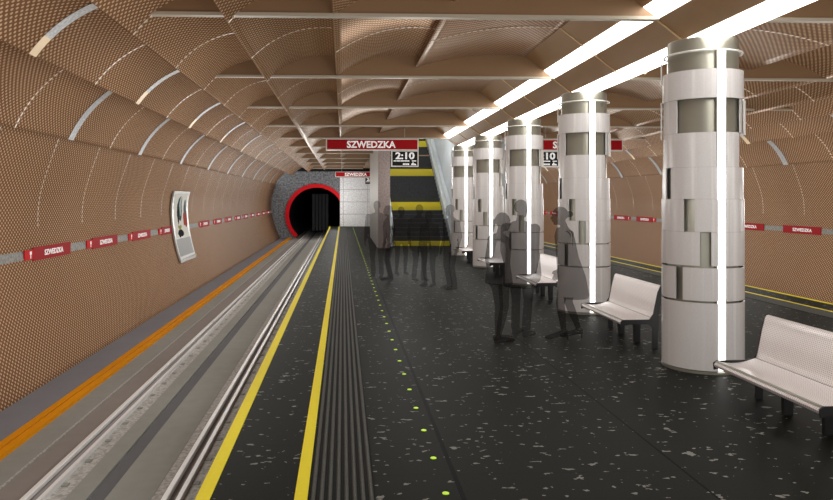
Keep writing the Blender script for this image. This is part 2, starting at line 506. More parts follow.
# luminous strips
bays = [(-1.4, Y0-DY), (Y0-DY, Y0)] + [(Y0+DY*k, Y0+DY*(k+1)) for k in range(4)]
names = ['nearest the viewer', 'just in front of the first column', 'between the first and second columns', 'between the second and third columns',
         'between the third and fourth columns', 'between the fourth and fifth columns']
def ceil_light(kind, y0, y1, label):
    if kind == 'mid':
        t = thing('ceiling_light', label, 'ceiling light', (AX, (y0+y1)/2, EYE+SB.y), group='bright ceiling strips above the columns')
        h = (y1-y0)/2
        bm = B(); box(bm, -.205, .205, -h, h, -.005, .02); obj('diffuser', bm, M['lamp_or_fill'], t)
        bm = B(); box(bm, -.21, .21, -h, h, .02, .058); obj('housing', bm, M['white'], t)
    else:
        s = 1 if kind == 'left' else -1
        c = (L1a+L1b)/2
        t = thing('ceiling_light', label, 'ceiling light', (c.x if s > 0 else mx(c.x), (y0+y1)/2, EYE+c.y), group='bright strips set in the sloping soffit')
        h = (y1-y0)/2; d = (L1b-L1a); n = Vector((-d.y, d.x)).normalized()*(-1)
        if n.y > 0: n = -n
        def pt(u, w): p = d*u + n*w; return (s*p.x, p.y)
        bm = B(); prism(bm, [pt(-.5, .004), pt(.5, .004), pt(.5, -.01), pt(-.5, -.01)], -h, h); obj('diffuser', bm, M['lamp_or_fill'], t)
        bm = B(); prism(bm, [pt(-.5, -.012), pt(.5, -.012), pt(.5, -.05), pt(-.5, -.05)], -h, h); obj('housing', bm, M['white'], t)
for (y0, y1), nme in zip(bays, names):
    ceil_light('mid', y0+.004, y1-.004, 'glowing strip above the column row, ' + nme)
    ceil_light('left', y0+.03, y1-.03, 'glowing strip left of the columns, ' + nme)
    ceil_light('right', y0+.03, y1-.03, 'glowing strip right of the columns, ' + nme)

# transverse beams
def beam(y, side, full, label):
    t = thing('ceiling_beam', label, 'beam', (0, y, EYE), group='bronze beams across the vault')
    X = (lambda x: x) if side > 0 else mx
    if full: poly = [(-2.45, 1.955), (3.36, 1.955), (2.86, 2.34), (-2.45, 2.34)]; x1 = 3.385
    else: poly = [(-2.45, 1.955), (1.27, 1.955), (1.27, 2.34), (-2.45, 2.34)]; x1 = 1.27
    bm = B(); prism(bm, [(X(a), b) for a, b in poly], -.02, .02); obj('web', bm, M['beam'], t)
    bm = B(); a, b = sorted((X(-2.45), X(x1))); box(bm, a, b, -.045, .045, 1.92, 1.955); obj('flange', bm, M['flange'], t)
for k, y in enumerate(beams):
    for side, nm in ((1, 'left'), (-1, 'right')):
        full = y < YH
        if y < 1: lab = 'bronze beam across the %s vault, nearest the viewer' % nm
        else: lab = 'bronze beam across the %s vault, %s from the viewer' % (nm, ordinal(k))
        beam(y, side, full, lab)

# ------------------------------------------------------------------ far end: end wall with the tunnel mouths
R_IN, R_OUT, TCX, TCH = 1.81, 2.05, -1.77, -1.05
def portal(side):
    cx = TCX if side > 0 else mx(TCX); cz = TCH+EYE
    n = 64
    bm = B()
    circ = [(cx + R_OUT*math.cos(2*PI*k/n), cz + R_OUT*math.sin(2*PI*k/n)) for k in range(n)]
    x0, x1 = (cx-3.6, AX) if side > 0 else (AX, cx+3.6)
    z0, z1 = TZ-1.2, EYE+4.5
    def outer(x, z):
        dx, dz = x-cx, z-cz; s = 1e9
        if dx > 1e-6: s = min(s, (x1-cx)/dx)
        if dx < -1e-6: s = min(s, (x0-cx)/dx)
        if dz > 1e-6: s = min(s, (z1-cz)/dz)
        if dz < -1e-6: s = min(s, (z0-cz)/dz)
        return (cx+dx*s, cz+dz*s)
    corners = [(x1, z1), (x0, z1), (x0, z0), (x1, z0)]
    ring = [(c, outer(*c)) for c in circ]
    for y, flip in ((YE, False), (YE+.4, True)):
        A = [bm.verts.new((c[0], y, c[1])) for c, o in ring]; O = [bm.verts.new((o[0], y, o[1])) for c, o in ring]
        for k in range(n):
            j = (k+1) % n
            bm.faces.new((A[k], O[k], O[j], A[j]))
            # fill the corner triangle when two outer points lie on different sides
            p, q = ring[k][1], ring[j][1]
            if abs(p[0]-q[0]) > 1e-4 and abs(p[1]-q[1]) > 1e-4:
                c = min(corners, key=lambda c: math.hypot(c[0]-(p[0]+q[0])/2, c[1]-(p[1]+q[1])/2))
                v = bm.verts.new((c[0], y, c[1])); bm.faces.new((O[k], v, O[j]))
        if y == YE: A0 = A
    for k in range(n):
        j = (k+1) % n; bm.faces.new((A0[k], A0[j], A[j], A[k]))
    bmesh.ops.recalc_face_normals(bm, faces=bm.faces[:])
    struct('wall_end', bm, M['wall_end'], label='dark grey end wall around the %s tunnel mouth' % ('left' if side > 0 else 'right'))
    # red ring
    bm = B(); q = []
    m = 96
    for k in range(m+1):
        a = math.radians(-47 + 274*k/m)
        q.append([bm.verts.new((cx + r*math.cos(a), y, cz + r*math.sin(a))) for r, y in ((R_IN, YE-.12), (R_OUT+.01, YE-.12), (R_OUT+.01, YE+.1), (R_IN, YE+.1))])
    for k in range(m):
        a, b = q[k], q[k+1]
        for i in range(4): bm.faces.new((a[i], a[(i+1) % 4], b[(i+1) % 4], b[i]))
    bmesh.ops.recalc_face_normals(bm, faces=bm.faces[:])
    bm.faces.new(q[0]); bm.faces.new(q[-1][::-1]); bmesh.ops.recalc_face_normals(bm, faces=bm.faces[:])
    struct('trim_%d' % (9 if side > 0 else 10), bm, M['ring'], True, 'bright red ring around the %s tunnel mouth' % ('left' if side > 0 else 'right'))
    # lining
    bm = B(); prev = None
    for y in (YE+.1, YE+6, YT):
        cur = [bm.verts.new((cx + (R_OUT)*math.cos(2*PI*k/48), y, cz + R_OUT*math.sin(2*PI*k/48))) for k in range(48)]
        if prev:
            for k in range(48): bm.faces.new((prev[k], cur[k], cur[(k+1) % 48], prev[(k+1) % 48]))
        prev = cur
    bm.faces.new(prev)
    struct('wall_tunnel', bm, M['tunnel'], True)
    bm = B()
    for i in range(5): box(bm, cx-.62+i*.26, cx-.42+i*.26, YT-14, YT-13.9, TZ+.16, cz+1.45)
    tag(obj('tunnel_gate', bm, M['conc_d']), 'grey upright slats deep inside the %s tunnel' % ('left' if side > 0 else 'right'), 'gate')
portal(1); portal(-1)
bm = B(); box(bm, -.2, mx(-.2), YP, YE-.02, 0, 3.22)
struct('wall_block', bm, M['tile'], label='white speckled block closing the platform end beside the tunnel mouth')
# black strip on the end wall painting in the shadow gap, black cover above
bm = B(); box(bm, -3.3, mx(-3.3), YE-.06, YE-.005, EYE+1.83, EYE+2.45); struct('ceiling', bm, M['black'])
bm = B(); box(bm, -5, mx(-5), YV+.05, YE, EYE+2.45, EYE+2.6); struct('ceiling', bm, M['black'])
bm = B(); box(bm, -5.3, mx(-5.3), YT, YT+.3, TZ-2, 7); struct('wall_back', bm, M['black'])

# ------------------------------------------------------------------ stair well
WX0, WX1 = 1.28, mx(1.28)
bm = B(); box(bm, WX0, 1.72, 26.3, 34.2, 0, EYE+2.02); box(bm, WX0, 1.72, YH+.05, 40, EYE+2.02, 9)
o = struct('wall_stair_left', bm, [M['grey_wall'], M['pier']], label='grey side wall of the stair well with brownish front')
for p in o.data.polygons:
    if p.normal.y < -.5: p.material_index = 1
bm = B(); box(bm, 4.30, WX1, 26.3, 40, 0, 9); box(bm, 4.30, WX1, YH+.05, 26.3, EYE+2.02, 9)
struct('wall_stair_right', bm, M['steel_wall'])
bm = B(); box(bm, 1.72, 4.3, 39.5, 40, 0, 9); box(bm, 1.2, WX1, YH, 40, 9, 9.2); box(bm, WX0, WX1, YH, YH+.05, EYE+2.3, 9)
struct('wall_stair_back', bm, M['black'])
bm = B(); box(bm, WX0, WX1, 34.2, YP, EYE+2.0, EYE+2.1); box(bm, WX0, 1.72, 34.2, 34.3, 2.9, EYE+2.02); struct('ceiling', bm, M['soffit'])
t = thing('staircase', 'wide black stair with yellow edge bands rising away behind the waiting people', 'stairs', (0, 27.6, 0))
RISE, TREAD = .167, .2957
bd = B(); by = []
N = 40
for k in range(N):
    y = k*TREAD; z = (k+1)*RISE
    if k % 9 == 0 or (k % 9 == 8 and k > 0):
        b2 = B(); box(b2, 1.94, 4.11, y-.004, y+TREAD*.95, z-RISE, z+.004); by.append(b2)
        box(bd, 1.93, 4.12, y, y+TREAD, 0 if k < 1 else z-RISE*1.5, z)
    else: box(bd, 1.93, 4.12, y, y+TREAD, max(0, z-RISE*1.5), z)
obj('steps', bd, M['stair'], t)
for b2 in by: obj('edge_band', b2, M['stair_y'], t)
def balustrade(x0, x1, tall):
    bm = B(); L = N*TREAD; sl = RISE/TREAD
    def pr(bm, x0, x1, lo, hi, ya=-.25, yb=L):
        vs = [(x, y, max(0, y*sl) + z) for x in (x0, x1) for y, z in ((ya, lo), (yb, lo), (yb, hi), (ya, hi))]
        v = [bm.verts.new(p) for p in vs]
        for f in ((0, 1, 2, 3), (7, 6, 5, 4), (0, 4, 5, 1), (1, 5, 6, 2), (2, 6, 7, 3), (3, 7, 4, 0)): bm.faces.new([v[i] for i in f])
    pr(bm, x0, x1, -.0, .35); obj('skirting', bm, M['steel_wall'], t)
    bm = B(); g = (x0+x1)/2
    for k in range(9):
        ya = k*L/9+.04; yb = (k+1)*L/9-.04
        b2 = B(); pr(b2, g-.012, g+.012, .35, tall-.04, ya, yb); obj('glass_panel', b2, M['glassy'], t)
    pr(bm, x0-.01, x1+.01, tall-.04, tall+.03); obj('handrail', bm, M['steel_wall'], t)
balustrade(1.79, 1.91, .75); balustrade(4.14, 4.27, 1.0)

# ------------------------------------------------------------------ columns
def make_column(label):
    t = thing('column', label, 'column', group='round clad columns in the middle of the platform')
    top = EYE + SB.y - .03
    bm = B(); lathe(bm, [(.352, .03), (.352, top-.02), (.345, top)], 64); obj('shaft', bm, M['steel'], t, True)
    bm = B(); lathe(bm, [(.41, 0), (.41, .022), (.398, .03)], 64); obj('base', bm, M['steel'], t, True)
    bm = B(); n = 64; pts = [(.384*math.sin(2*PI*k/n), -.384*math.cos(2*PI*k/n), 3.335) for k in range(n+1)]
    tube(bm, pts, .011, 8, False); obj('top_ring', bm, M['white'], t, True)
    z = [.035, .74, 1.10, 1.46, 1.80, 2.13, 2.49, 2.84, 3.14]
    g = 5.5  # the lamp slots
    def full(z0, z1, *cuts):
        return z0, z1, cuts
    bands = [(z[0], z[1], []), (z[1], z[2], [(-66, -54)]), (z[2], z[3], [(-30, -15)]), (z[3], z[4], [(-53, -37)]),
             (z[4], z[5], [(-91, -77)]), (z[5], z[6], [(36, 100)]), (z[6], z[7], [(-66, 40)]), (z[7], z[8], [])]
    offs = (.012, .012, .012, .010, .0, -.006, -.006, .004)
    for bi, (z0, z1, cuts) in enumerate(bands):
        cuts = sorted(cuts + [(-g, g), (180-g, 180+g)] + [(a+180, b+180) for a, b in cuts if b+180 < 260 and a+180 > 190], key=lambda c: c[0])
        # merge
        m = []
        for c in cuts:
            if m and c[0] <= m[-1][1]: m[-1] = (m[-1][0], max(m[-1][1], c[1]))
            else: m.append(c)
        st = m[0][0]; pos = []
        for i, c in enumerate(m):
            nxt = m[(i+1) % len(m)][0] + (360 if i == len(m)-1 else 0)
            if nxt - c[1] > 2: pos.append((c[1], nxt))
        for a, b in pos:
            bm = B(); shell(bm, a, b, .383+offs[bi], .396+offs[bi], z0+(.012 if .5 < z0 < 1.4 else .001), z1-(.010 if z0 < 1.0 else .001)); obj('cladding_panel', bm, M['clad'], t, True)
    # three small plates that stand out
    for a0, a1, z0, z1 in ((47, 62, 2.47, 2.83), (-120, -108, 2.45, 2.85), (-118, -110, 3.05, 3.34)):
        bm = B(); shell(bm, a0, a1, .404, .416, z0, z1); obj('cover_plate', bm, M['white'], t, True)
    for s in (-1, 1):
        bm = B(); y0, y1 = sorted((s*.392, s*.35)); box(bm, -.05, .05, y0, y1, .035, 3.33); obj('lamp_channel', bm, M['steel'], t)
        bm = B(); y0, y1 = sorted((s*.40, s*.393)); box(bm, -.040, .040, y0, y1, .04, 3.32); obj('light_strip', bm, M['tube'], t)
    for k in range(1, 6):    # clips on the panel joints
        for a in (-14, 14, -100, 58):
            pass
    return t
def dup(root):
    r = link(root.copy())
    for ch in [c for c in root.children]:
        c = link(ch.copy()); c.parent = r
        for g_ in ch.children:
            d = link(g_.copy()); d.parent = c
    return r
cl = ['nearest of the round pale clad columns, at the right', 'second nearest round pale clad column, behind the coated woman',
      'third nearest round pale clad column, behind the standing man', 'fourth round pale clad column from the viewer', 'farthest round pale clad column, beside the stair well']
c0 = make_column(cl[0]); c0.location = (AX, Y0, 0)
for k in range(1, 5):
    c = dup(c0); c.location = (AX, Y0+DY*k, 0); c['label'] = cl[k]

# ------------------------------------------------------------------ benches
def make_bench(label, L=1.42):
    t = thing('bench', label, 'bench', group='perforated metal benches between the columns')
    h = L/2
    def sweep(prof, th, y0, y1):
        """profile (x, z) thickened and extruded along y"""
        P = [Vector(p) for p in prof]; Q = []
        for i, p in enumerate(P):
            d = (P[min(i+1, len(P)-1)]-P[max(i-1, 0)]).normalized(); Q.append(p + Vector((-d.y, d.x))*(-th))
        return prism(B(), [tuple(p) for p in P] + [tuple(q) for q in Q[::-1]], y0, y1)
    seat = [(-.02, .285), (-.045, .30), (-.05, .32), (-.035, .338), (-.01, .343)] + [(.0+.33*k/6, .343 - .018*math.sin(PI*k/6) + .03*(k/6)**2) for k in range(1, 7)]
    back = [(.335, .375), (.345, .40), (.352, .43), (.372, .53), (.39, .62), (.408, .69), (.42, .735), (.432, .755), (.45, .76), (.462, .75)]
    o = obj('seat', sweep(seat, .016, -h, h), M['bench'], t, True)
    o = obj('backrest', sweep(back, .014, -h, h), M['bench'], t, True)
    for i in range(2):
        bm = B(); tube(bm, [(-.03+.018*i, -h, .345+.002*i), (-.03+.018*i, h, .345+.002*i)], .005, 6); obj('edge_bead', bm, M['steel'], t)
    for y in (-h-.016, h+.002):     # dark end frames following the seat and the back
        fr = [(-.045, .27), (-.05, .33), (-.02, .352), (.3, .355), (.345, .42), (.40, .68), (.44, .765), (.47, .755), (.455, .62), (.41, .42), (.40, .0), (.335, .0), (.33, .26), (.27, .30), (.05, .295)]
        bm = prism(B(), fr, y, y+.014); obj('end_frame', bm, M['dark'], t)
    for y in (-h*.36, h*.36):
        bm = prism(B(), [(.30, 0), (.375, 0), (.383, .36), (.36, .36), (.33, .322), (.05, .308), (.05, .285), (.29, .29)], y-.02, y+.02); obj('leg', bm, M['dark'], t)
    return t
bl = ['white perforated metal bench at the right edge, nearest the viewer', 'white perforated bench between the first and second columns',
      'white perforated bench seen between the man and the coated woman', 'white perforated bench between the third and fourth columns, behind the woman with a ponytail',
      'farthest white perforated bench, between the fourth and fifth columns']
b0 = make_bench(bl[0]); b0.location = (3.37, 5.62, 0)
for k in range(1, 5):
    b = dup(b0); b.location = (3.37, [0, 9.22, 13.0, 16.95, 20.75][k], 0); b['label'] = bl[k]

# ------------------------------------------------------------------ lettering
def text_mesh(body, size, mat, name, parent, width=None, bold=.012, extrude=.002):
    cu = bpy.data.curves.new(name, 'FONT'); cu.body = body; cu.size = size; cu.align_x = 'CENTER'; cu.align_y = 'CENTER'
    cu.offset = bold*size; cu.extrude = extrude; cu.resolution_u = 3
    tmp = bpy.data.objects.new('tmp', cu); link(tmp)
    bpy.context.view_layer.update()
    me = bpy.data.meshes.new_from_object(tmp.evaluated_get(bpy.context.evaluated_depsgraph_get()))
    bpy.data.objects.remove(tmp); bpy.data.curves.remove(cu)
    xs = [v.co.x for v in me.vertices]; ys = [v.co.y for v in me.vertices]
    cx, cy = (min(xs)+max(xs))/2, (min(ys)+max(ys))/2; s = (width/(max(xs)-min(xs))) if width else 1
    for v in me.vertices: v.co = Vector(((v.co.x-cx)*s, v.co.y-cy, v.co.z))
    me.materials.clear(); me.materials.append(mat)
    o = bpy.data.objects.new(name, me); link(o); o.parent = parent
    return o

def hanging_sign(x0, x1, y, clock_side, label, clabel):
    """red name board hung across, with the black departure clock under one end"""
    w = (x1-x0)/2; cx = (x0+x1)/2; zt, zb = EYE+1.76, EYE+1.41
    zc = (zt+zb)/2; hh = (zt-zb)/2
    t = thing('station_sign', label, 'sign', (cx, y, zc))
    bm = B(); box(bm, -w, w, -.05, .05, -hh, hh, .004); obj('sign_case', bm, M['white'], t)
    for s in (-1, 1):
        bm = B(); a, b = sorted((s*.051, s*.056)); box(bm, -w+.035, w-.035, a, b, -hh+.035, hh-.035); obj('red_panel', bm, M['red'], t)
        tx = text_mesh('SZWEDZKA', .27, M['letter'], 'lettering', t, width=1.42, bold=.03)
        tx.rotation_euler = (PI/2, 0, 0 if s < 0 else PI); tx.location = (-.03, s*.06, 0)
    for x in (-w*.7, w*.7):
        bm = B(); tube(bm, [(x, 0, hh), (x, 0, hh+.5)], .012, 8); obj('hanger', bm, M['steel'], t)
    cw = .40; ccx = (w-cw) if clock_side > 0 else (-w+cw)
    c = thing('departure_clock', clabel, 'display', (cx+ccx, y, zb-.235))
    bm = B(); box(bm, -cw, cw, -.045, .045, -.235, .233, .004); obj('clock_case', bm, M['white'], c)
    for s in (-1, 1):
        bm = B(); a, b = sorted((s*.046, s*.05)); box(bm, -cw+.035, cw-.035, a, b, -.205, .205); obj('screen', bm, M['black'], c)
        q = -s   # local right as seen by the reader
        r = (PI/2, 0, 0 if s < 0 else PI)
        o = text_mesh('2:10', .27, M['letter'], 'time_digits', c, width=.56, bold=.035); o.rotation_euler = r; o.location = (q*.0, s*.053, .085)
        # two lines of small print, unreadable in the picture: plain bars
        bm = B(); bars = [(-.33, -.26), (-.25, -.14), (-.13, -.03), (-.02, .13), (.2, .33)]
        for a, b in bars:
            a, b = sorted((q*a, q*b)); y0, y1 = sorted((s*.05, s*.053)); box(bm, a, b, y0, y1, -.082, -.052)
        for a, b in [(-.06, .0), (.01, .055), (.065, .12)]:
            a, b = sorted((q*a, q*b)); y0, y1 = sorted((s*.05, s*.053)); box(bm, a, b, y0, y1, -.185, -.135)
        obj('small_print', bm, M['letter'], c)
        bm = prism(B(), [(q*x, z) for x, z in ((.18, -.19), (.19, -.14), (.215, -.13), (.225, -.10), (.245, -.10), (.255, -.135), (.30, -.145), (.33, -.17), (.325, -.19))], *sorted((s*.05, s*.053)))
        obj('hand_symbol', bm, M['letter'], c)
hanging_sign(-.50, 2.20, 20.95, 1, 'red SZWEDZKA name board hanging from the ceiling left of the columns', 'black 2:10 departure clock under the right end of the left name board')
hanging_sign(mx(2.20), mx(-.50), 20.95, -1, 'red SZWEDZKA name board hanging behind the columns on the right', 'black 2:10 departure clock under the right-hand name board, half hidden by columns')
hanging_sign(-.50, 2.20, 46.4, 1, 'small distant red SZWEDZKA board above the white end block', 'distant black clock under the farthest name board, beside the stair pier')
hanging_sign(mx(2.20), mx(-.50), 46.4, -1, 'distant red name board at the far end on the right side', 'distant black clock at the far end on the right side')

# ------------------------------------------------------------------ wall line: grey tape and red name plates
def wall_x(h):
    for a, b in zip(row0, row0[1:]):
        if a.y <= h <= b.y: return a.x + (b.x-a.x)*(h-a.y)/(b.y-a.y)
    return -4.75
TH = -.84   # height of the line relative to the eye
def wall_strip(h0, h1, y0, y1, side, off, th):
    n = 4; P = [Vector((wall_x(h0+(h1-h0)*k/n)+off, h0+(h1-h0)*k/n)) for k in range(n+1)]
    Q = [p + Vector((th, 0)) for p in P]
    X = (lambda x: x) if side > 0 else mx
    return prism(B(), [(X(p.x), p.y+EYE) for p in P] + [(X(p.x), p.y+EYE) for p in Q[::-1]], y0, y1)
for side, nm in ((1, 'left'), (-1, 'right')):
    o = obj('wall_band', wall_strip(TH-.065, TH+.065, YB, YE-.05, side, .002, .01), M['band'])
    tag(o, 'thin pale grey band along the brown %s wall, between the red plates' % nm, 'wall band')
def name_plate(y0, y1, side, k, small, nm):
    xw = wall_x(TH); X = xw+.014 if side > 0 else mx(xw+.014)
    s = side
    t = thing('name_plate', 'red SZWEDZKA plate on the %s wall, %s from the viewer' % (nm, ordinal(k)), 'sign', (X, (y0+y1)/2, EYE+TH), group='red name plates along the walls')
    h = (y1-y0)/2
    bm = B(); a, b = sorted((0, s*.018)); box(bm, a, b, -h, h, -.105, .105, .002); obj('plate', bm, M['red'], t)
    o = text_mesh('SZWEDZKA', .12, M['letter'], 'lettering', t, width=h*1.0, bold=.02)
    o.rotation_euler = (PI/2, 0, PI/2 if s > 0 else -PI/2); o.location = (s*.02, .05*h*s, 0)
    if small:
        # pictogram plate on the near end (left wall) / after the name (right wall)
        ya, yb = (-h-.30, -h-.005) if s > 0 else (-h-.30, -h-.03)
        bm = B(); box(bm, a, b, ya, yb, -.075, .075, .002); p = obj('pictogram_plate', bm, M['red_b'], t)
        yc = (ya+yb)/2+.06
        bm = B(); x0, x1 = sorted((s*.018, s*.0205)); box(bm, x0, x1, yc-.03, yc+.03, .0, .05); box(bm, x0, x1, yc-.012, yc+.012, -.055, .0)
        obj('pictogram', bm, M['letter'], p)
for k in range(16):
    y0 = 11.12 + 2.585*(k-1)
    if y0 > 46: break
    if k == 5: continue       # behind the advert panel
    name_plate(y0, y0+(1.09 if k == 4 else 1.5), 1, k+1 if k < 5 else k, True, 'left')
for k in range(12):
    y0 = 18.3 + 2.55*(k-1)
    if y0 > 45: break
    name_plate(y0, y0+1.62, -1, k+1, k > 2, 'right')

# ------------------------------------------------------------------ advert panel on the left wall
def advert():
    ya, yb = 20.0, 22.0
    t = thing('advert_panel', 'curved advert panel with a blurred picture and grey foot on the left wall', 'poster', (wall_x(-.8), (ya+yb)/2, EYE-.8))
    bx, by_, bz = t.location
    def curved(h0, h1, y0, y1, off, th, m, name, uv=False, n=12):
        P = [Vector((wall_x(h0+(h1-h0)*k/n)+off, h0+(h1-h0)*k/n)) for k in range(n+1)]
        bm = B()
        if uv:
            uvl = bm.loops.layers.uv.verify(); prev = None
            for k, p in enumerate(P):
                cur = [bm.verts.new((p.x-bx, y-by_, p.y+EYE-bz)) for y in (y0, y1)]
                if prev:
                    f = bm.faces.new((prev[0], prev[1], cur[1], cur[0]))
                    co = {prev[0]: (0, (k-1)/n), prev[1]: (1, (k-1)/n), cur[0]: (0, k/n), cur[1]: (1, k/n)}
                    for l in f.loops: l[uvl].uv = co[l.vert]
                prev = cur
        else:
            Q = [p + Vector((th, 0)) for p in P]
            prism(bm, [(p.x-bx, p.y+EYE-bz) for p in P] + [(p.x-bx, p.y+EYE-bz) for p in Q[::-1]], y0-by_, y1-by_)
        return obj(name, bm, m, t)
    curved(-1.76, .22, ya, yb, .03, .045, M['frame'], 'frame')
    curved(-1.10, .13, ya+.2, yb-.2, .078, 0, M['poster'], 'picture', True)
    curved(-1.60, -1.12, ya+.12, yb-.12, .076, .004, M['frame_g'], 'foot_panel')
    bm = B()
    for k in range(9):
        y = ya+.35+k*.2; box(bm, .12, .126, y-by_, y+.14-by_, 0, .05)
    # plain bars of small print along the foot, too small to read in the picture
    for v in bm.verts:
        v.co.x = (wall_x(-1.69)+.075 - bx) + (v.co.x-.12); v.co.z += (EYE-1.71-bz)
    obj('small_print', bm, M['white'], t)
advert()

# ------------------------------------------------------------------ people
def ell(bm, c, r, rot=None, seg=2):
    m = Matrix.Translation(c) @ (rot.to_4x4() if rot else Matrix.Identity(4)) @ Matrix.Diagonal((r[0], r[1], r[2], 1))
    bmesh.ops.create_icosphere(bm, subdivisions=seg, radius=1, matrix=m)
def limb(bm, a, b, ra, rb, n=None):
    a, b = Vector(a), Vector(b); L = (b-a).length
    n = n or max(3, int(L/(min(ra, rb)*.45)))
    for k in range(n+1):
        t = k/n; r = ra+(rb-ra)*t; ell(bm, a.lerp(b, t), (r, r, r))
def stack(bm, secs, n=26):
    """elliptical sections (z, x, y, rx, ry) lofted into one closed trunk"""
    secs = [Vector(s) if False else s for s in secs]; rings = []
    for z, x, y, rx, ry in secs:
        rings.append([bm.verts.new((x+rx*math.cos(2*PI*k/n), y+ry*math.sin(2*PI*k/n), z)) for k in range(n)])
    for a, b in zip(rings, rings[1:]):
        for k in range(n): bm.faces.new((a[k], a[(k+1) % n], b[(k+1) % n], b[k]))
    bm.faces.new(rings[0][::-1]); bm.faces.new(rings[-1])

def hand(bm, w, d, side, curl=.4):
    """palm and five fingers hanging from wrist w; d = direction of the forearm"""
    d = Vector(d).normalized(); w = Vector(w)
    f = Vector((0, 1, 0)); s = d.cross(f).normalized(); f = s.cross(d).normalized()
    for k in range(5):
        c = w + d*(.02+.016*k); rot = Matrix((s, f, d)).transposed(); ell(bm, c, (.016, .034+.003*k, .02), rot)
    for i, (off, L) in enumerate(((.030, .068), (.011, .077), (-.008, .072), (-.027, .056))):
        p = w + d*.095 + f*off; q = p + d*L*.5 + s*(.008*side); e = q + (d*.7 + s*side*curl).normalized()*L*.5
        limb(bm, p, q, .0092, .0085, 6); limb(bm, q, e, .0085, .007, 6)
    p = w + d*.03 + f*.033; q = p + (d*.7+f*.6).normalized()*.035; e = q + (d+f*.15).normalized()*.03
    limb(bm, p, q, .012, .010, 5); limb(bm, q, e, .010, .008, 5)

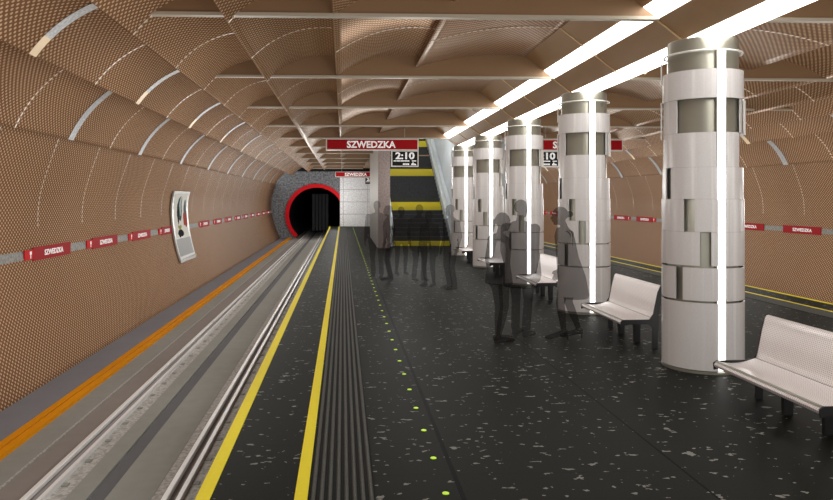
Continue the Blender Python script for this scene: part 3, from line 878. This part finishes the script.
def person(name_label, loc, rz, H=1.78, female=False, coat=None, hair='short', arms=None, legs=None, heels=False, bulk=1.0, voxel=.009, lean=0, head_turn=0, mat='ghost'):
    """facing local +Y, feet on z = 0. One continuous remeshed figure; hair and shoes split off as children."""
    k = H/1.78
    bm = B()
    sh = (.175 if female else .205)*bulk; hip = .095 if not female else .09
    lift = .055 if heels else 0.0
    hz = .92*k
    # legs: ((foot x, foot y), (knee x, knee y)) for -x and +x side
    legs = legs or (((-.10, .02), (-.10, .04)), ((.10, -.02), (.10, .02)))
    shoes = []
    for i, s in enumerate((-1, 1)):
        (fx, fy), (kx, ky) = legs[i]
        hipj = Vector((s*hip, 0, hz)); kn = Vector((kx, ky+.02, .49*k)); an = Vector((fx, fy-.03, .10+lift))
        th = (.088 if not female else .08)*bulk; pant = 1.0 if female else 1.12
        limb(bm, hipj, kn, th*pant, .058*pant); limb(bm, kn, kn.lerp(an, .35), .055*pant, .054*pant); limb(bm, kn.lerp(an, .35), an, .054*pant, .036 if female else .06)
        # shoe
        ell(bm, (fx, fy-.05, .045+lift), (.038, .05, .042)); limb(bm, (fx, fy-.03, .045+lift*.9), (fx+s*.012, fy+.14, .032), .040, .030)
        ell(bm, (fx+s*.012, fy+.15, .026), (.040, .06, .026))
        if heels: limb(bm, (fx, fy-.075, .09), (fx, fy-.08, .009), .016, .009)
        else: ell(bm, (fx, fy-.05, .022), (.04, .05, .022))
        if not female: ell(bm, (fx, fy-.03, .10), (.058, .068, .05))
    # trunk
    z = lambda v: v*k
    if coat == 'longcoat':
        secs = [(z(.56), 0, -.08, .21, .18), (z(.60), 0, -.08, .22, .19), (z(.85), 0, -.05, .205, .175), (z(1.0), 0, -.02, .185, .155), (z(1.1), 0, 0, .17, .14),
                (z(1.25), 0, .02, .172, .13), (z(1.38), 0, .04, .178, .125), (z(1.45), 0, .05, .15, .10), (z(1.50), 0, .06, .085, .075)]
    elif coat == 'jacket':
        secs = [(z(.80), 0, -.01, .205, .15), (z(.83), 0, -.01, .21, .155), (z(.95), 0, -.01, .19, .145), (z(1.08), 0, 0, .155, .118),
                (z(1.25), 0, .005, .17, .125), (z(1.38), 0, 0, .175, .11), (z(1.45), 0, -.01, .145, .08), (z(1.49), 0, -.01, .075, .06)]
    elif coat == 'overcoat':
        w = sh
        secs = [(z(.64), 0, -.01, w*1.0, .165), (z(.67), 0, -.01, w*1.03, .17), (z(.90), 0, -.01, w*.99, .155), (z(1.08), 0, 0, w*.93, .14),
                (z(1.25), 0, .005, w*.98, .145), (z(1.38), 0, 0, w*.99, .13), (z(1.45), 0, -.015, w*.80, .09), (z(1.50), 0, -.012, w*.42, .065)]
    else:
        w = sh
        secs = [(z(.78), 0, -.005, w*.90, .13), (z(.82), 0, -.005, w*.93, .138), (z(.95), 0, -.005, w*.88, .132), (z(1.08), 0, 0, w*.83, .125),
                (z(1.25), 0, .005, w*.93, .135), (z(1.38), 0, 0, w*.98, .125), (z(1.45), 0, -.015, w*.80, .09), (z(1.50), 0, -.012, w*.42, .065)]
    stack(bm, secs)
    # arms: (elbow, wrist) offsets from the shoulder, local
    arms = arms or (((-.05, -.03, -.29), (-.06, .05, -.53)), ((.05, -.03, -.29), (.06, .05, -.53)))
    for i, s in enumerate((-1, 1)):
        so = Vector((s*(sh-.02), -.01, z(1.405))); e = so + Vector(arms[i][0])*k; w = so + Vector(arms[i][1])*k
        ra = .058*bulk if not female else .05
        ell(bm, so, (ra*1.08,)*3); limb(bm, so, e, ra, ra*.83); limb(bm, e, w, ra*.85, ra*.56)
        hand(bm, w, w-e, -s)
    # neck and head
    hc = Vector((0, .03+lean, H-.125))
    limb(bm, (0, -.012+lean*.45, z(1.45)), (0, .0+lean*.85, H-.20), .058 if not female else .049, .052 if not female else .045)
    R = Matrix.Rotation(head_turn, 3, 'Z')
    def hp(x, y, zz): return hc + R @ Vector((x, y, zz))
    ell(bm, hp(0, -.008, .028), (.074, .094, .092), R, 3)             # skull
    ell(bm, hp(0, .018, -.04), (.058, .070, .070), R, 3)              # face
    ell(bm, hp(0, .045, -.088), (.030, .030, .024), R)                # chin
    limb(bm, hp(0, .084, .012), hp(0, .101, -.026), .010, .0135, 6)   # nose
    ell(bm, hp(0, .085, -.050), (.022, .012, .006), R); ell(bm, hp(0, .083, -.062), (.019, .011, .006), R)   # lips
    ell(bm, hp(0, .080, .030), (.048, .012, .010), R)                 # brow
    for s in (-1, 1):
        ell(bm, hp(s*.074, -.002, -.012), (.010, .018, .030), R)      # ears
        ell(bm, hp(s*.028, .074, .010), (.012, .010, .008), R)        # eyes
        ell(bm, hp(s*.034, .058, -.03), (.020, .016, .018), R)        # cheeks
    if hair == 'short': ell(bm, hp(0, -.014, .036), (.080, .098, .094), R, 3)
    else:
        ell(bm, hp(0, -.016, .032), (.080, .098, .096), R, 3)
        if hair == 'bun': ell(bm, hp(0, -.135, .03), (.045, .045, .042), R); limb(bm, hp(0, -.09, .03), hp(0, -.12, .03), .035, .035, 3)
        if hair == 'ponytail': limb(bm, hp(0, -.10, .03), hp(0, -.155, .0), .03, .034); limb(bm, hp(0, -.155, 0), hp(0, -.165, -.11), .034, .018)
    me = bpy.data.meshes.new('tmp'); bm.to_mesh(me); bm.free()
    tmp = bpy.data.objects.new('tmp', me); link(tmp)
    r = tmp.modifiers.new('r', 'REMESH'); r.mode = 'VOXEL'; r.voxel_size = voxel; r.adaptivity = 0
    sm = tmp.modifiers.new('s', 'SMOOTH'); sm.iterations = 2; sm.factor = .5
    bpy.context.view_layer.update()
    full = bpy.data.meshes.new_from_object(tmp.evaluated_get(bpy.context.evaluated_depsgraph_get()))
    bpy.data.objects.remove(tmp); bpy.data.meshes.remove(me)
    hcl = hc.copy(); RI = R.inverted()
    def region(c):
        q = RI @ (c - hcl)
        if q.z > -.19 and c.z > H-.30:
            if hair == 'short' and (q.y < .048+.0*q.z and q.z > .012 + max(0, q.y)*.8 or q.y < -.055 and q.z > -.055) : return 'hair'
            if hair != 'short' and (q.z > .03 + max(0, q.y)*.7 or (q.y < -.015 and q.z > -.06) or (q.y < -.10)): return 'hair'
        if c.z < (.085+lift) and c.z < .10+lift: return 'shoes'
        return 'body'
    regs = {'body': [], 'hair': [], 'shoes': []}
    for p in full.polygons: regs[region(p.center)].append(p.index)
    root = None
    for part in ('body', 'hair', 'shoes'):
        b = B(); b.from_mesh(full); b.faces.ensure_lookup_table()
        keep = set(regs[part]); bmesh.ops.delete(b, geom=[f for f in b.faces if f.index not in keep], context='FACES')
        if part == 'body':
            m2 = bpy.data.meshes.new('person'); b.to_mesh(m2); b.free(); m2.materials.append(M[mat])
            for p in m2.polygons: p.use_smooth = True
            root = bpy.data.objects.new('person', m2); link(root)
            root.location = (loc[0], loc[1], 0); root.rotation_euler = (0, 0, rz)
            tag(root, name_label, 'person', 'see-through figures of waiting people')
        else:
            o = obj(part, b, M[mat], root)
            for p in o.data.polygons: p.use_smooth = True
    bpy.data.meshes.remove(full)
    return root
def at(px, d):   # x for a picture column at distance d, on the ground
    return (px-343)/720*d
D = math.radians
# facing +X = rz -90, facing the viewer = 180, facing away = 0
d = 9.2; person('see-through woman with a ponytail and flared jacket, nearest group, left', (at(497, d), d-.2), D(-68), 1.63, True, 'jacket', 'ponytail', voxel=.009, bulk=1.02,
       arms=(((-.015, -.05, -.27), (-.01, -.02, -.50)), ((.015, -.05, -.27), (.0, -.01, -.50))), legs=(((-.07, .05), (-.08, .03)), ((.07, -.03), (.08, .0))), lean=.03)
d = 9.45; person('see-through tall short-haired man between the two women, nearest group', (at(521, d), d-.05), D(-40), 1.79, False, 'overcoat', 'short', voxel=.009, bulk=1.12,
       arms=(((-.01, -.03, -.29), (.0, .05, -.54)), ((.015, -.03, -.29), (.02, .06, -.54))), legs=(((-.10, .08), (-.10, .05)), ((.10, -.02), (.10, .0))), head_turn=D(-20))
d = 9.35; person('see-through woman with a bun, long coat and high heels facing left', (at(565, d), d-.2), D(66), 1.70, True, 'longcoat', 'bun', heels=True, voxel=.009, bulk=1.1,
       arms=(((-.0, .01, -.27), (.03, .10, -.46)), ((.0, .01, -.27), (-.01, .02, -.50))), legs=(((-.09, .07), (-.09, .06)), ((.09, -.09), (.09, -.02))), head_turn=D(16), lean=.075)
far = [(377, 16.6, 165, 1.76, False, None, 'short', 'see-through broad man at the left end of the far group, before the pier'),
       (389, 16.0, 100, 1.66, False, None, 'short', 'see-through figure second from the left in the far group'),
       (401, 17.2, 190, 1.62, True, 'jacket', 'long', 'see-through figure third from the left in the far group'),
       (419, 15.9, 200, 1.68, False, None, 'short', 'see-through figure in the middle of the stair, far group'),
       (429, 14.9, 150, 1.56, True, 'jacket', 'long', 'see-through shorter figure beside the right side of the stair'),
       (451, 14.4, 120, 1.69, False, None, 'short', 'see-through man at the right end of the far group, before the farthest column')]
for px, dd, a, H, fem, ct, hr, lab in far:
    person(lab, (at(px, dd), dd-.05), D(a), H, fem, ct, hr, voxel=.014, bulk=1.12 if px == 377 else 1, mat='ghost_far')

# ------------------------------------------------------------------ light, camera, colour
w = bpy.data.worlds.new('World'); S.world = w; w.use_nodes = True
w.node_tree.nodes['Background'].inputs[0].default_value = (1, .97, .93, 1); w.node_tree.nodes['Background'].inputs[1].default_value = .9

def area(x, y, z, sx, sy, e, rot=(0, 0, 0), col=(1, .96, .90)):
    l = bpy.data.lights.new('lamp_or_fill', 'AREA'); l.shape = 'RECTANGLE'; l.size = sx; l.size_y = sy; l.energy = e*1.15; l.color = col
    o = bpy.data.objects.new('area_lamp', l); link(o); o.location = (x, y, z); o.rotation_euler = rot
    return o

def lamp_or_fill(x, y, z, e):  # added point fill with no fixture, brightens what the light strips leave dark
    l = bpy.data.lights.new('lamp_or_fill', 'POINT'); l.energy = e*1.15; l.shadow_soft_size = .4; l.color = (1, 1, .975)
    o = link(bpy.data.objects.new('lamp_or_fill', l)); o.location = (x, y, z)
for k in range(12):  # added fill along the hall
    y = Y0 - DY*1.5 + DY*k
    xi = 1.2 if y < 24 else -.4
    for x, z, e in ((-2.3, 1.6, 38), (xi, 2.3, 26), (mx(xi), 2.3, 26), (mx(-2.3), 1.6, 38)): lamp_or_fill(x, y, z, e)
for x, y, z, e in ((2.7, 25.4, 2.6, 50), (2.4, 29.0, 4.2, 110), (2.6, 33, 6.6, 130), (-.5, 45.0, 1.8, 75), (mx(-.5), 45.0, 1.8, 75)): lamp_or_fill(x, y, z, e)  # added fill in the stair well and before the end block

cam = bpy.data.cameras.new('camera'); co = bpy.data.objects.new('camera', cam); link(co)
co.location = (0, 0, EYE); co.rotation_euler = (PI/2, 0, -.038)
cam.sensor_width = 36; cam.lens = 720/833*36; cam.shift_x = .0553; cam.shift_y = -.0612; cam.clip_end = 300; cam.clip_start = .05
S.camera = co
S.view_settings.view_transform = 'Standard'; S.view_settings.look = 'None'
S.view_settings.exposure = 0.12; S.view_settings.gamma = 1; S.view_settings.use_curve_mapping = False
S.cycles.max_bounces = 10; S.cycles.diffuse_bounces = 6; S.cycles.transparent_max_bounces = 24
S.cycles.sample_clamp_indirect = 6
